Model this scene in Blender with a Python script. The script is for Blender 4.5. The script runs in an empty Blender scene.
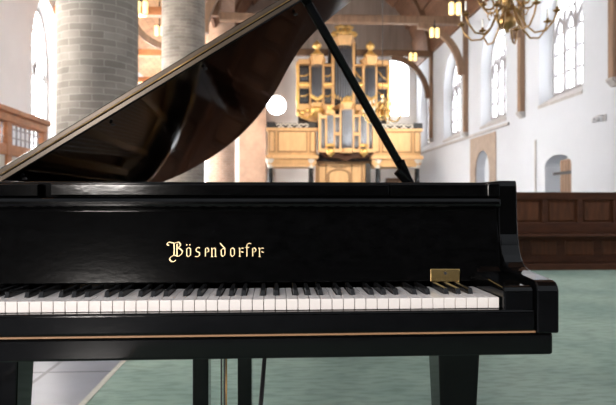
import bpy, bmesh, math, random
from mathutils import Vector, Matrix
random.seed(7)
PI = math.pi
sc = bpy.context.scene
C = sc.collection

# ------------------------------------------------------------------ camera, world, lights, exposure
YAW = math.radians(3.25)
EYE = Vector((0, 0, .935))
FPX = 599.0
cam_d = bpy.data.cameras.new('camera'); cam = bpy.data.objects.new('camera', cam_d); C.objects.link(cam)
cam.location = EYE; cam.rotation_euler = (PI/2, 0, -YAW)
cam_d.lens = 35.0; cam_d.sensor_width = 36.0; cam_d.clip_start = .05; cam_d.clip_end = 200
cam_d.dof.use_dof = True; cam_d.dof.focus_distance = 1.42; cam_d.dof.aperture_fstop = 6.5
sc.camera = cam
w = bpy.data.worlds.new('sky'); sc.world = w; w.use_nodes = True
bg = w.node_tree.nodes['Background']
bg.inputs[0].default_value = (.86, .92, 1.0, 1); bg.inputs[1].default_value = .5
def area(name, loc, rot, sx, sy, power, col):
    d = bpy.data.lights.new(name, 'AREA'); d.shape = 'RECTANGLE'; d.size = sx; d.size_y = sy; d.energy = power; d.color = col
    o = bpy.data.objects.new(name, d); o.location = loc; o.rotation_euler = rot; C.objects.link(o); return o
# unseen area lamp added low behind left for the key shadows; no doorway
area('low_front_left_lamp', (-1.85, -3.9, 1.42), (Vector((1.75, 5.1, -.66))).to_track_quat('-Z', 'Y').to_euler(), .55, .4, 120, (1, .93, .87))
# sky light comes in over the back screen, where wall and roof stay open
sc.view_settings.view_transform = 'Standard'; sc.view_settings.look = 'None'
sc.view_settings.gamma = 1; sc.view_settings.use_curve_mapping = False
sc.view_settings.exposure = 1.1
sc.cycles.use_denoising = True
sc.cycles.max_bounces = 8

# ------------------------------------------------------------------ helpers
def ray(px, py):
    xc = (px-308)/FPX; u = (202.5-py)/FPX
    return Vector((math.sin(YAW)+xc*math.cos(YAW), math.cos(YAW)-xc*math.sin(YAW), u))
def at(px, py, Y):
    r = ray(px, py); return EYE + r*(Y/r.y)
def atx(px, py, X):
    r = ray(px, py); return EYE + r*(X/r.x)

class MB:
    def __init__(s): s.bm = bmesh.new(); s.uv = s.bm.loops.layers.uv.new('UVMap')
    def box(s, x0, x1, y0, y1, z0, z1):
        v = [s.bm.verts.new(p) for p in ((x0,y0,z0),(x1,y0,z0),(x1,y1,z0),(x0,y1,z0),(x0,y0,z1),(x1,y0,z1),(x1,y1,z1),(x0,y1,z1))]
        for f in ((3,2,1,0),(4,5,6,7),(0,1,5,4),(1,2,6,5),(2,3,7,6),(3,0,4,7)): s.bm.faces.new([v[i] for i in f])
        return s
    def hexa(s, a, b):          # two quads, lower and upper
        v = [s.bm.verts.new(p) for p in list(a)+list(b)]
        for f in ((3,2,1,0),(4,5,6,7),(0,1,5,4),(1,2,6,5),(2,3,7,6),(3,0,4,7)): s.bm.faces.new([v[i] for i in f])
        return s
    def beam(s, p, q, wd, ht, up=(0,0,1)):
        p = Vector(p); q = Vector(q); d = (q-p).normalized(); up = Vector(up)
        sd = d.cross(up)
        if sd.length < 1e-4: sd = d.cross(Vector((0,1,0)))
        sd.normalize(); u2 = sd.cross(d)
        def ring(c): return [c+sd*a*wd/2+u2*b*ht/2 for a,b in ((-1,-1),(1,-1),(1,1),(-1,1))]
        return s.hexa(ring(p), ring(q))
    def prism(s, pts, f0, f1):   # pts 2D, f0/f1 map (a,b)->3D for two caps
        a = [s.bm.verts.new(f0(*p)) for p in pts]; b = [s.bm.verts.new(f1(*p)) for p in pts]
        n = len(pts)
        s.bm.faces.new(a[::-1]); s.bm.faces.new(b)
        for i in range(n): s.bm.faces.new((a[i], a[(i+1)%n], b[(i+1)%n], b[i]))
        return s
    def lathe(s, prof, n=24, c=(0,0,0), a0=0, a1=2*PI, cap=True):
        c = Vector(c); full = abs(a1-a0-2*PI) < 1e-6
        m = n if full else n+1
        rings = []
        for r, z in prof:
            rings.append([s.bm.verts.new(c+Vector((r*math.cos(a0+(a1-a0)*i/n), r*math.sin(a0+(a1-a0)*i/n), z))) for i in range(m)])
        for j in range(len(prof)-1):
            for i in range(n):
                k = (i+1) % m
                f = s.bm.faces.new((rings[j][i], rings[j][k], rings[j+1][k], rings[j+1][i]))
                f.smooth = n > 8
                rr = max(prof[j][0], .01)
                for l, (uu, vv) in zip(f.loops, ((i, prof[j][1]), (i+1, prof[j][1]), (i+1, prof[j+1][1]), (i, prof[j+1][1]))):
                    l[s.uv].uv = ((a1-a0)*uu/n*max(p[0] for p in prof), vv)
        if cap:
            for rg, fl in ((rings[0], True), (rings[-1], False)):
                try: s.bm.faces.new(rg[::-1] if fl else rg)
                except Exception: pass
        return s
    def tube(s, pts, r, n=8):
        pts = [Vector(p) for p in pts]; rings = []; prev = None
        for i, p in enumerate(pts):
            d = (pts[min(i+1, len(pts)-1)] - pts[max(i-1, 0)]).normalized()
            if prev is None:
                ref = Vector((0,0,1)) if abs(d.z) < .9 else Vector((1,0,0))
                sd = d.cross(ref).normalized()
            else:
                sd = (prev - d*prev.dot(d)).normalized()
            prev = sd; u2 = sd.cross(d)
            rr = r[i] if isinstance(r, (list, tuple)) else r
            rings.append([s.bm.verts.new(p+(sd*math.cos(2*PI*k/n)+u2*math.sin(2*PI*k/n))*rr) for k in range(n)])
        for j in range(len(rings)-1):
            for k in range(n):
                f = s.bm.faces.new((rings[j][k], rings[j][(k+1)%n], rings[j+1][(k+1)%n], rings[j+1][k])); f.smooth = True
        s.bm.faces.new(rings[0][::-1]); s.bm.faces.new(rings[-1])
        return s
    def build(s, name, mat, parent=None, bevel=0, seg=2, smooth=False):
        bmesh.ops.recalc_face_normals(s.bm, faces=s.bm.faces)
        me = bpy.data.meshes.new(name); s.bm.to_mesh(me); s.bm.free()
        o = bpy.data.objects.new(name, me); C.objects.link(o); me.materials.append(mat)
        if smooth:
            for p in me.polygons: p.use_smooth = True
        if bevel:
            m = o.modifiers.new('bevel', 'BEVEL'); m.width = bevel; m.segments = seg; m.limit_method = 'ANGLE'; m.angle_limit = math.radians(40)
            m.harden_normals = False
        if parent: o.parent = parent
        return o
def tag(o, label=None, cat=None, group=None, kind=None):
    if label: o['label'] = label
    if cat: o['category'] = cat
    if group: o['group'] = group
    if kind: o['kind'] = kind
    return o
def empty(name, label, cat, loc=(0,0,0), group=None, rz=0):
    o = bpy.data.objects.new(name, None); C.objects.link(o); o.location = loc; o.rotation_euler.z = rz; o.empty_display_size = .1
    return tag(o, label, cat, group)
def struct(o): o['kind'] = 'structure'; return o
def copy_tree(o, parent=None):
    c = o.copy(); C.objects.link(c)
    if parent: c.parent = parent
    for ch in [x for x in C.objects if x.parent == o]: copy_tree(ch, c)
    return c

# ------------------------------------------------------------------ materials
def mat(name, col, rough=.5, metal=0, coat=0, noise=None, bump=0, emis=None, spec=.5):
    m = bpy.data.materials.new(name); m.use_nodes = True; nt = m.node_tree; b = nt.nodes['Principled BSDF']
    b.inputs['Base Color'].default_value = (*col, 1); b.inputs['Roughness'].default_value = rough; b.inputs['Metallic'].default_value = metal
    b.inputs['Coat Weight'].default_value = coat; b.inputs['Specular IOR Level'].default_value = spec
    if emis: b.inputs['Emission Color'].default_value = (*emis[0], 1); b.inputs['Emission Strength'].default_value = emis[1]
    if noise:
        sx, sy, sz, amt = noise
        tc = nt.nodes.new('ShaderNodeTexCoord'); mp = nt.nodes.new('ShaderNodeMapping'); mp.inputs['Scale'].default_value = (sx, sy, sz)
        nz = nt.nodes.new('ShaderNodeTexNoise'); nz.inputs['Scale'].default_value = 1; nz.inputs['Detail'].default_value = 5; nz.inputs['Roughness'].default_value = .6
        mx = nt.nodes.new('ShaderNodeMix'); mx.data_type = 'RGBA'
        nt.links.new(tc.outputs['Object'], mp.inputs[0]); nt.links.new(mp.outputs[0], nz.inputs['Vector'])
        rp = nt.nodes.new('ShaderNodeValToRGB'); rp.color_ramp.elements[0].position = .3; rp.color_ramp.elements[1].position = .7
        nt.links.new(nz.outputs[0], rp.inputs[0]); nt.links.new(rp.outputs[0], mx.inputs[0])
        mx.inputs[6].default_value = (*[c*(1-amt) for c in col], 1); mx.inputs[7].default_value = (*[min(1, c*(1+amt)) for c in col], 1)
        nt.links.new(mx.outputs[2], b.inputs['Base Color'])
        if bump:
            bp = nt.nodes.new('ShaderNodeBump'); bp.inputs['Strength'].default_value = bump; bp.inputs['Distance'].default_value = .02
            nt.links.new(nz.outputs[0], bp.inputs['Height']); nt.links.new(bp.outputs[0], b.inputs['Normal'])
    return m
def brickmat(name, c1, c2, cm, bw, bh, mortar=.01, rough=.8, uv=True, swap=False, bump=.4, nz_amt=.5, offset=.5):
    m = bpy.data.materials.new(name); m.use_nodes = True; nt = m.node_tree; b = nt.nodes['Principled BSDF']
    b.inputs['Roughness'].default_value = rough
    tc = nt.nodes.new('ShaderNodeTexCoord'); mp = nt.nodes.new('ShaderNodeMapping')
    nt.links.new(tc.outputs['UV' if uv else 'Object'], mp.inputs[0])
    if name == 'slate_floor': mp.inputs['Location'].default_value = (1.25, -3.37, 0)
    if swap: mp.inputs['Rotation'].default_value = swap
    br = nt.nodes.new('ShaderNodeTexBrick'); br.inputs['Scale'].default_value = 1
    br.inputs['Color1'].default_value = (*c1, 1); br.inputs['Color2'].default_value = (*c2, 1); br.inputs['Mortar'].default_value = (*cm, 1)
    br.inputs['Brick Width'].default_value = bw; br.inputs['Row Height'].default_value = bh; br.inputs['Mortar Size'].default_value = mortar
    br.offset = offset; br.inputs['Mortar Smooth'].default_value = .3
    if uv:
        wn_ = nt.nodes.new('ShaderNodeTexNoise'); wn_.inputs['Scale'].default_value = 3.0
        nt.links.new(mp.outputs[0], wn_.inputs['Vector'])
        vm = nt.nodes.new('ShaderNodeVectorMath'); vm.operation = 'MULTIPLY_ADD'; vm.inputs[1].default_value = (.05, .05, 0)
        nt.links.new(wn_.outputs['Color'], vm.inputs[0]); nt.links.new(mp.outputs[0], vm.inputs[2]); nt.links.new(vm.outputs[0], br.inputs['Vector'])
    else: nt.links.new(mp.outputs[0], br.inputs['Vector'])
    nz = nt.nodes.new('ShaderNodeTexNoise'); nz.inputs['Scale'].default_value = 2.2; nz.inputs['Detail'].default_value = 6
    nt.links.new(tc.outputs['Object'], nz.inputs['Vector'])
    mx = nt.nodes.new('ShaderNodeMix'); mx.data_type = 'RGBA'; mx.blend_type = 'MULTIPLY'; mx.inputs[0].default_value = nz_amt
    rp = nt.nodes.new('ShaderNodeValToRGB'); rp.color_ramp.elements[0].position = .3; rp.color_ramp.elements[0].color = (.45,.45,.45,1); rp.color_ramp.elements[1].position = .65
    nt.links.new(nz.outputs[0], rp.inputs[0]); nt.links.new(br.outputs[0], mx.inputs[6]); nt.links.new(rp.outputs[0], mx.inputs[7])
    nt.links.new(mx.outputs[2], b.inputs['Base Color'])
    bp = nt.nodes.new('ShaderNodeBump'); bp.inputs['Strength'].default_value = bump; bp.inputs['Distance'].default_value = .01; bp.invert = True
    nt.links.new(br.outputs['Fac'], bp.inputs['Height']); nt.links.new(bp.outputs[0], b.inputs['Normal'])
    return m
M = {}
M['lacquer'] = mat('black_lacquer', (.0015,.0015,.0016), .06, spec=.19)
M['lacquer_dusty'] = mat('black_lacquer_dusty', (.0015,.0015,.0016), .09, noise=(30,30,60,.5), bump=.012, spec=.17)
M['white_key'] = mat('ivory_white', (.76,.70,.665), .25)
M['key_wood'] = mat('key_wood', (.35,.24,.14), .6)
M['black_key'] = mat('ebony_black', (.006,.0055,.0055), .25, spec=.3)
M['brass'] = mat('polished_brass', (.80,.55,.22), .22, 1)
M['bronze'] = mat('aged_brass', (.33,.20,.08), .3, .9)
M['edge_reflection'] = mat('lid_edge_reflection', (.05,.030,.014), .3, .3, noise=(6,6,6,.35))  # warm reflection on the black lid edges, put into the colour
M['glint_screw_brown'] = mat('edge_glint_and_screw', (.30,.16,.08), .3)  # brown for the painted slip-edge reflection and for the screw
M['felt'] = mat('dark_felt', (.05,.01,.01), .9)
M['soundboard'] = mat('spruce_soundboard', (.30,.15,.06), .4, noise=(60,2,1,.2))
M['plate'] = mat('gilded_iron_plate', (.35,.2,.07), .35, .8)
M['string'] = mat('steel_string', (.5,.45,.4), .3, 1)
M['chrome'] = mat('steel', (.6,.6,.6), .25, 1)
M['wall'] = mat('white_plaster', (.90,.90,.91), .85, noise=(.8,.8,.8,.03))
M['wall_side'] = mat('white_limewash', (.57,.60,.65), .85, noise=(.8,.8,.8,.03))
M['wall_far'] = mat('far_plaster', (.82,.79,.76), .85, noise=(.6,.6,.6,.04))
M['taupe'] = mat('weathered_boards', (.33,.27,.23), .8, noise=(4,.5,.3,.2))
M['stone_sill'] = mat('grey_stone', (.42,.40,.39), .8, noise=(3,3,3,.15))
M['brown_stone'] = mat('sandstone', (.38,.30,.245), .85, noise=(5,5,5,.12), bump=.3)
M['oak_dark'] = mat('dark_oak_beam', (.16,.085,.045), .6, noise=(3,3,3,.3))
M['oak_post'] = mat('oak_post', (.24,.145,.09), .6, noise=(6,6,1,.3))
M['oak_pew'] = mat('pew_oak', (.05,.017,.007), .5, spec=.2, noise=(5,5,20,.35))
M['oak_pew2'] = mat('pew_panel_oak', (.075,.027,.011), .5, spec=.2, noise=(18,5,3,.4))
M['gold_oak'] = mat('golden_oak', (.66,.39,.17), .5, noise=(6,6,1,.12))
M['gold_oak2'] = mat('golden_oak_panel', (.74,.46,.22), .5, noise=(8,8,1.5,.12))
M['oak_shade'] = mat('golden_oak_shade', (.36,.20,.085), .5)  # darker oak tone paints the shade around panels and arch
M['gilt'] = mat('gilding', (.80,.52,.18), .35, .6, noise=(9,9,9,.25))
M['tin'] = mat('tin_pipe', (.13,.145,.18), .35, .3)
M['tin_bright'] = mat('tin_pipe_bright', (.42,.47,.56), .35, .2)
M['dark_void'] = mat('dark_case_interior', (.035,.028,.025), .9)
M['marble'] = mat('black_marble', (.03,.035,.04), .25, noise=(9,9,5,.9))
M['black_paint'] = mat('black_cresting', (.02,.02,.022), .5)
M['cream'] = mat('cream_carving', (.75,.70,.62), .6)
M['candle'] = mat('wax_candle', (.9,.88,.82), .5)
M['glass_light'] = mat('daylit_glass', (.8,.85,.9), .4, emis=((.93,.96,1), 5.5))
M['glass_boost'] = mat('boosted_glass', (.8,.85,.9), .4, emis=((1,.96,.90), 22.0))  # left pane glow raised to brighten nave and right wall, no sun
M['lead'] = mat('lead_and_stone_tracery', (.30,.29,.30), .7)
M['screen_wood'] = mat('orange_wood', (.50,.20,.08), .45, noise=(4,4,12,.2))
M['lamp_glow'] = mat('lamp_lens', (1,.8,.4), .4, emis=((1,.72,.28), .9))
M['plaster_warm'] = mat('vault_planks', (.36,.2,.115), .7)
M['grey_plastic'] = mat('grey_plastic', (.5,.5,.52), .5)
M['binding'] = mat('carpet_binding', (.46,.45,.39), .9, noise=(40,40,40,.1))
M['rush'] = mat('chair_wood', (.22,.12,.07), .7)

def carpet_mat():
    m = bpy.data.materials.new('green_carpet'); m.use_nodes = True; nt = m.node_tree; b = nt.nodes['Principled BSDF']
    b.inputs['Roughness'].default_value = .95; b.inputs['Specular IOR Level'].default_value = .15
    tc = nt.nodes.new('ShaderNodeTexCoord')
    def nz(scale, det, sx=1, sy=1):
        mp = nt.nodes.new('ShaderNodeMapping'); mp.inputs['Scale'].default_value = (sx, sy, 1)
        n = nt.nodes.new('ShaderNodeTexNoise'); n.inputs['Scale'].default_value = scale; n.inputs['Detail'].default_value = det
        nt.links.new(tc.outputs['Object'], mp.inputs[0]); nt.links.new(mp.outputs[0], n.inputs['Vector']); return n
    n1 = nz(1.1, 4); n2 = nz(9, 6, 1, 3); n3 = nz(160, 2)
    r1 = nt.nodes.new('ShaderNodeValToRGB'); r1.color_ramp.elements[0].position = .38; r1.color_ramp.elements[0].color = (.225,.315,.27,1)
    r1.color_ramp.elements[1].position = .62; r1.color_ramp.elements[1].color = (.30,.395,.34,1)
    nt.links.new(n1.outputs[0], r1.inputs[0])
    r2 = nt.nodes.new('ShaderNodeValToRGB'); r2.color_ramp.elements[0].position = .35; r2.color_ramp.elements[0].color = (.72,.74,.72,1)
    r2.color_ramp.elements[1].position = .55; r2.color_ramp.elements[1].color = (1,1,1,1); nt.links.new(n2.outputs[0], r2.inputs[0])
    mx = nt.nodes.new('ShaderNodeMix'); mx.data_type = 'RGBA'; mx.blend_type = 'MULTIPLY'; mx.inputs[0].default_value = .8
    nt.links.new(r1.outputs[0], mx.inputs[6]); nt.links.new(r2.outputs[0], mx.inputs[7]); nt.links.new(mx.outputs[2], b.inputs['Base Color'])
    bp = nt.nodes.new('ShaderNodeBump'); bp.inputs['Strength'].default_value = .5; bp.inputs['Distance'].default_value = .006
    nt.links.new(n3.outputs[0], bp.inputs['Height']); nt.links.new(bp.outputs[0], b.inputs['Normal'])
    return m
M['carpet'] = carpet_mat()
M['slate'] = brickmat('slate_floor', (.26,.28,.33), (.32,.34,.38), (.10,.11,.12), .95, .83, .014, rough=.28, uv=False, bump=.3, nz_amt=.6, offset=0)
M['column'] = brickmat('column_stone', (.215,.185,.155), (.30,.265,.225), (.37,.335,.29), .34, .10, .007, bump=.5, nz_amt=.55)
M['column_pink'] = brickmat('column_brick', (.60,.40,.29), (.68,.47,.35), (.70,.56,.46), .30, .11, .01, bump=.4, nz_amt=.4)
M['planks'] = brickmat('vault_planking', (.17,.08,.042), (.22,.105,.055), (.09,.04,.02), 2.6, .22, .008, rough=.7, bump=.3)
M['planks_orange'] = brickmat('aisle_planking', (.62,.34,.17), (.70,.40,.21), (.35,.18,.09), 2.6, .22, .008, rough=.7, bump=.3)

# ------------------------------------------------------------------ structure
XR, XL, YF, YB = 8.3, -7.0, 34.6, -5.0
struct(MB().box(XL-1, XR+1.2, YB-1, YF+1, -.12, 0).build('floor', M['slate']))

def arch(cx, w, z0, zs, za, n=9):   # pointed arch outline (a, z)
    pts = [(cx-w/2, z0), (cx+w/2, z0)]
    h = za-zs
    for i in range(n+1):
        t = i/n; pts.append((cx+w/2*(1-t**1.7), zs+h*math.sin(t*PI/2)**.9))
    for i in range(n-1, -1, -1):
        t = i/n; pts.append((cx-w/2*(1-t**1.7), zs+h*math.sin(t*PI/2)**.9))
    return pts
def round_arch(cx, w, z0, zs, rise, n=10):
    pts = [(cx-w/2, z0), (cx+w/2, z0)]
    for i in range(n+1):
        a = PI*i/n; pts.append((cx+w/2*math.cos(a), zs+rise*math.sin(a)))
    return pts
def cut(wall, cutters):
    for c in cutters:
        m = wall.modifiers.new('opening', 'BOOLEAN'); m.operation = 'DIFFERENCE'; m.object = c; m.solver = 'EXACT'
    dg = bpy.context.evaluated_depsgraph_get(); me = bpy.data.meshes.new_from_object(wall.evaluated_get(dg))
    wall.modifiers.clear(); wall.data = me
    for c in cutters: bpy.data.objects.remove(c, do_unlink=True)
def cutter(pin, pout, f_in, f_out):
    b = MB(); a = [b.bm.verts.new(f_in(*p)) for p in pin]; c = [b.bm.verts.new(f_out(*p)) for p in pout]
    n = len(pin); b.bm.faces.new(a[::-1]); b.bm.faces.new(c)
    for i in range(n): b.bm.faces.new((a[i], a[(i+1)%n], c[(i+1)%n], c[i]))
    return b.build('cutter', M['wall'])

# --- side walls with pointed windows
wn = [0]
def window(sgn, X, yc, w, z0, zs, za, lights=3, pane='glass_light'):
    """glazed pointed window set into a side wall whose inner face is at X (outside at sgn)"""
    wn[0] += 1
    xg = X + sgn*.40
    fr = MB()
    t = .09
    o = arch(yc, w, z0, zs, za); i_ = arch(yc, w-2*t, z0+t, zs, za-t*1.6)
    n = len(o)
    for k in range(n):
        j = (k+1) % n
        fr.hexa([(xg-.07,o[k][0],o[k][1]),(xg-.07,o[j][0],o[j][1]),(xg-.07,i_[j][0],i_[j][1]),(xg-.07,i_[k][0],i_[k][1])],
                [(xg+.07,o[k][0],o[k][1]),(xg+.07,o[j][0],o[j][1]),(xg+.07,i_[j][0],i_[j][1]),(xg+.07,i_[k][0],i_[k][1])])
    f = struct(fr.build('window_%d' % wn[0], M['lead']))
    pa = MB(); pa.prism(arch(yc, w-.02, z0+.01, zs, za-.02), lambda a, b: (xg+.05*sgn, a, b), lambda a, b: (xg+.07*sgn, a, b)); pa.build('window_pane', M[pane], f)
    mu = MB(); lw = (w-2*t)/lights
    for k in range(1, lights):
        y = yc-w/2+t+lw*k; mu.box(xg-.08, xg+.05, y-.075, y+.075, z0, zs+(za-zs)*.35)
    for k in range(lights):       # little pointed heads
        y0 = yc-w/2+t+lw*k; pts = [(y0, zs-.25), (y0+lw*.18, zs+.15), (y0+lw*.5, zs+.42), (y0+lw*.82, zs+.15), (y0+lw, zs-.25)]
        mu.tube([(xg-.02, a, b) for a, b in pts], .065, 6)
    mu.tube([(xg-.02, yc+.32*math.cos(a*PI/5), zs+.42+(za-zs)*.28+.32*math.sin(a*PI/5)) for a in range(11)], .045, 6)
    mu.build('mullion', M['lead'], f)
    br = MB(); z = z0+.62
    while z < zs+.1: br.box(xg-.03, xg+.03, yc-w/2+t, yc+w/2-t, z-.03, z+.03); z += .62
    for k in range(lights):
        yq = yc-w/2+t+lw*(k+.5); br.box(xg+.0, xg+.03, yq-.02, yq+.02, z0, zs+.3)
    br.build('glazing_bar', M['lead'], f)
    return f
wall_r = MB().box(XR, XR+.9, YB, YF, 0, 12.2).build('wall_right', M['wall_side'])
cs = []; wins = []
for yc in (6.42, 11.72, 17.02, 22.32, 27.62, 32.6):
    wd = 2.65 if yc < 32 else 1.9
    pin = arch(yc, wd, 3.95, 6.1, 7.95); pout = arch(yc, wd-.5, 4.2, 6.1, 7.7)
    cs.append(cutter(pin, pout, lambda a, b: (XR-.01, a, b), lambda a, b: (XR+.42, a, b)))
    cs.append(cutter(pout, pout, lambda a, b: (XR+.40, a, b), lambda a, b: (XR+1.0, a, b)))
    wins.append((1, XR, yc, wd-.5, 4.2, 6.1, 7.7, 3 if wd > 2 else 2))
# door niche with segmental head, px 545-572
yd0 = atx(571.5, 160, XR).y; yd1 = atx(545, 160, XR).y
niche = round_arch((yd0+yd1)/2, yd1-yd0, -.02, 2.02, .32)
cs.append(cutter(niche, niche, lambda a, b: (XR-.01, a, b), lambda a, b: (XR+.5, a, b)))
# low pointed blind niche below the second window
yn0 = atx(492, 160, XR).y; yn1 = atx(474.5, 160, XR).y
pn = arch((yn0+yn1)/2, (yn1-yn0)*.80, .9, 2.2, 3.0)
cs.append(cutter(pn, pn, lambda a, b: (XR-.01, a, b), lambda a, b: (XR+.35, a, b)))
cut(wall_r, cs); struct(wall_r)
for a in wins: window(*a)

wall_l = MB().box(XL-.7, XL, YB, YF, 0, 9.5).build('wall_left', M['wall'])
cs = []; wins = []
for yc in (-2.6, 2.2, 7.5, 13.1, 18.9, 24.8, 30.6):
    pin = arch(yc, 2.3, 1.6, 5.0, 7.2); pout = arch(yc, 1.9, 1.75, 5.0, 7.0)
    cs.append(cutter(pin, pout, lambda a, b: (XL+.01, a, b), lambda a, b: (XL-.42, a, b)))
    cs.append(cutter(pout, pout, lambda a, b: (XL-.40, a, b), lambda a, b: (XL-.9, a, b)))
    wins.append((-1, XL, yc, 1.9, 1.75, 5.0, 7.0, 2, 'glass_boost' if yc > 5 else 'glass_light'))
cut(wall_l, cs); struct(wall_l)
for a in wins: window(*a)

# --- far wall with a tall plain window and an oculus
wall_f = MB().box(XL-.7, XR+.9, YF, YF+.7, 0, 15).build('wall_far', M['wall_far'])
pw0 = at(388.5, 100, YF).x; pw1 = at(409, 100, YF).x
rect = [(pw0, 6.0), (pw1, 6.0), (pw1, 8.9), ((pw0+pw1)/2+.35, 9.5), ((pw0+pw1)/2-.35, 9.5), (pw0, 8.9)]
oc = at(276.5, 105, YF); orad = .56
circ = [(oc.x+orad*math.cos(k*PI/16), oc.z+orad*math.sin(k*PI/16)) for k in range(32)]
ax = (XL+.6, -3.4); al = [(ax[0], .6), (ax[1], .6), (ax[1], 6.0), ((ax[0]+ax[1])/2, 7.0), (ax[0], 6.0)]
cut(wall_f, [cutter(p, p, lambda a, b: (a, YF-.01, b), lambda a, b: (a, YF+.8, b)) for p in (rect, circ, al)]); struct(wall_f)
for nm, p, barn in (('window_14', rect, 3), ('window_15', circ, 0), ('window_16', al, 4)):
    f = struct(MB().prism(p, lambda a, b: (a, YF+.45, b), lambda a, b: (a, YF+.5, b)).build(nm, M['glass_light']))
    if barn:
        g = MB(); x0 = min(q[0] for q in p); x1 = max(q[0] for q in p); z0 = min(q[1] for q in p); z1 = max(q[1] for q in p)
        g.box((x0+x1)/2-.04, (x0+x1)/2+.04, YF+.38, YF+.44, z0, z1)
        for k in range(1, barn+1): z = z0+(z1-z0)*k/(barn+1); g.box(x0, x1, YF+.40, YF+.43, z-.02, z+.02)
        g.build('glazing_bar', M['lead'], f)
# upper gable of the far wall, clad in weathered boards
struct(MB().box(-2.4, XR, YF-.12, YF, 9.75, 15).build('trim_1', M['taupe']))
# --- ceilings
cb = MB(); xc, rr, nn = (XR-2.6)/2, (XR+2.6)/2, 22
prev = None; arc = []
for k in range(nn+1):
    a = PI*k/nn; arc.append((xc-rr*math.cos(a), 8.75+rr*1.0*math.sin(a)))
L = 0
for k in range(nn):
    (x0, z0), (x1, z1) = arc[k], arc[k+1]; d = math.hypot(x1-x0, z1-z0)
    vs = [cb.bm.verts.new(p) for p in ((x0,.3,z0),(x0,YF,z0),(x1,YF,z1),(x1,.3,z1))]
    f = cb.bm.faces.new(vs)
    for l, uv in zip(f.loops, ((.3,L),(YF,L),(YF,L+d),(.3,L+d))): l[cb.uv].uv = uv
    L += d
o = cb.build('ceiling', M['planks']); sm = o.modifiers.new('thick', 'SOLIDIFY'); sm.thickness = .12; sm.offset = 1; struct(o)
cb = MB()
vs = [cb.bm.verts.new(p) for p in ((XL-.5,.3,7.5),(XL-.5,YF,7.5),(-2.7,YF,10.5),(-2.7,.3,10.5))]; f = cb.bm.faces.new(vs)
for l, uv in zip(f.loops, ((0,0),(30,0),(30,5.2),(0,5.2))): l[cb.uv].uv = uv
o = cb.build('ceiling_aisle', M['planks_orange']); sm = o.modifiers.new('thick', 'SOLIDIFY'); sm.thickness = .1; struct(o)
# arcade wall carried by the columns
struct(MB().box(-3.1, -2.3, .3, YF, 11.0, 13.5).build('wall_arcade', M['wall_far']))
# unseen dark screen added behind the viewer so the fallboard mirrors black
struct(MB().box(XL, XR, YB-.15, YB, 0, 3.4).build('wall_back_added', M['black_paint']))
# string course on the right wall
sb = MB(); sb.box(XR-.07, XR, 20.7, YF, 3.66, 3.78); struct(sb.build('trim_2', M['stone_sill'], bevel=.03))
s3 = MB()
for yc in (17.02, 22.32, 27.62):
    s3.hexa([(XR-.03, yc-1.35, 3.86), (XR-.03, yc+1.35, 3.86), (XR+.36, yc+1.1, 4.05), (XR+.36, yc-1.1, 4.05)],
            [(XR-.03, yc-1.35, 3.96), (XR-.03, yc+1.35, 3.96), (XR+.36, yc+1.1, 4.22), (XR+.36, yc-1.1, 4.22)])
struct(s3.build('trim_3', M['stone_sill']))
# sandstone surround of the blind niche
ns = MB(); c_ = (yn0+yn1)/2; ow = (yn1-yn0)*1.45
o_ = [(c_-ow/2, 0), (c_+ow/2, 0), (c_+ow/2, 3.6), (c_-ow/2, 3.6)]
blk = ns.prism(o_, lambda a, b: (XR-.04, a, b), lambda a, b: (XR+.02, a, b)).build('trim_4', M['brown_stone'])
cut(blk, [cutter(pn, pn, lambda a, b: (XR-.2, a, b), lambda a, b: (XR+.2, a, b))]); struct(blk)
ss = MB().box(XR+.02, XR+.34, pn[0][0], pn[1][0], .9, 1.22); struct(ss.build('trim_5', M['rush']))
# door leaf in the niche
dd = MB(); yy0, yy1 = yd0+.05, yd0+(yd1-yd0)*.55
dr = struct(MB().box(XR+.12, XR+.19, yy0, yy1, 0, 2.18).build('door_1', M['oak_post']))
MB().box(XR+.07, XR+.12, yy0, yy1+.35, 1.75, 1.84).build('hinge_strap', M['black_paint'], dr)
pl = MB()
for k in range(1, 5): y = yy0+(yy1-yy0)*k/5; pl.box(XR+.112, XR+.12, y-.012, y+.012, 0, 2.17)
pl.build('door_board_joint', M['oak_dark'], dr)

# ------------------------------------------------------------------ carpet
c = MB(); c.box(-.86, 9.0-.75, -1.5, 8.3, 0, .012)
car = empty('carpet', 'large worn grey-green carpet lying under the grand piano', 'carpet')
c.build('pile', M['carpet'], car); MB().box(-.89, -.86, -1.5, 8.3, 0, .014).build('binding', M['binding'], car)

# ------------------------------------------------------------------ columns
def column(X, Y, r, m, label, ztop=11.0):
    t = empty('stone_column', label, 'column', (X, Y, 0))
    MB().lathe([(r, .5), (r, ztop-.5)], 48, cap=False).build('shaft', M[m], t)
    MB().lathe([(r+.22, 0), (r+.22, .22), (r+.14, .30), (r+.16, .38), (r+.05, .46), (r, .52)], 8).build('base', M['stone_sill'], t)
    MB().lathe([(r, ztop-.52), (r+.1, ztop-.4), (r+.08, ztop-.3), (r+.2, ztop-.2), (r+.2, ztop)], 24).build('capital', M['stone_sill'], t)
column(-2.66, 9.22, .59, 'column', 'thick round grey stone column nearest the viewer, rising behind the piano lid')
column(-2.60, 17.4, .61, 'column', 'round pale stone column, the second one back from the viewer')
column(-2.45, 27.6, .66, 'column_pink', 'round pinkish brick column, the third one back from the viewer')
pt = MB().box(-1.95, -.45, YF-.75, YF, 0, 11).build('wall_pier', M['column_pink'])
tag(pt, 'square pinkish brick pier against the far wall, left of the organ gallery', 'pier')

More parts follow.
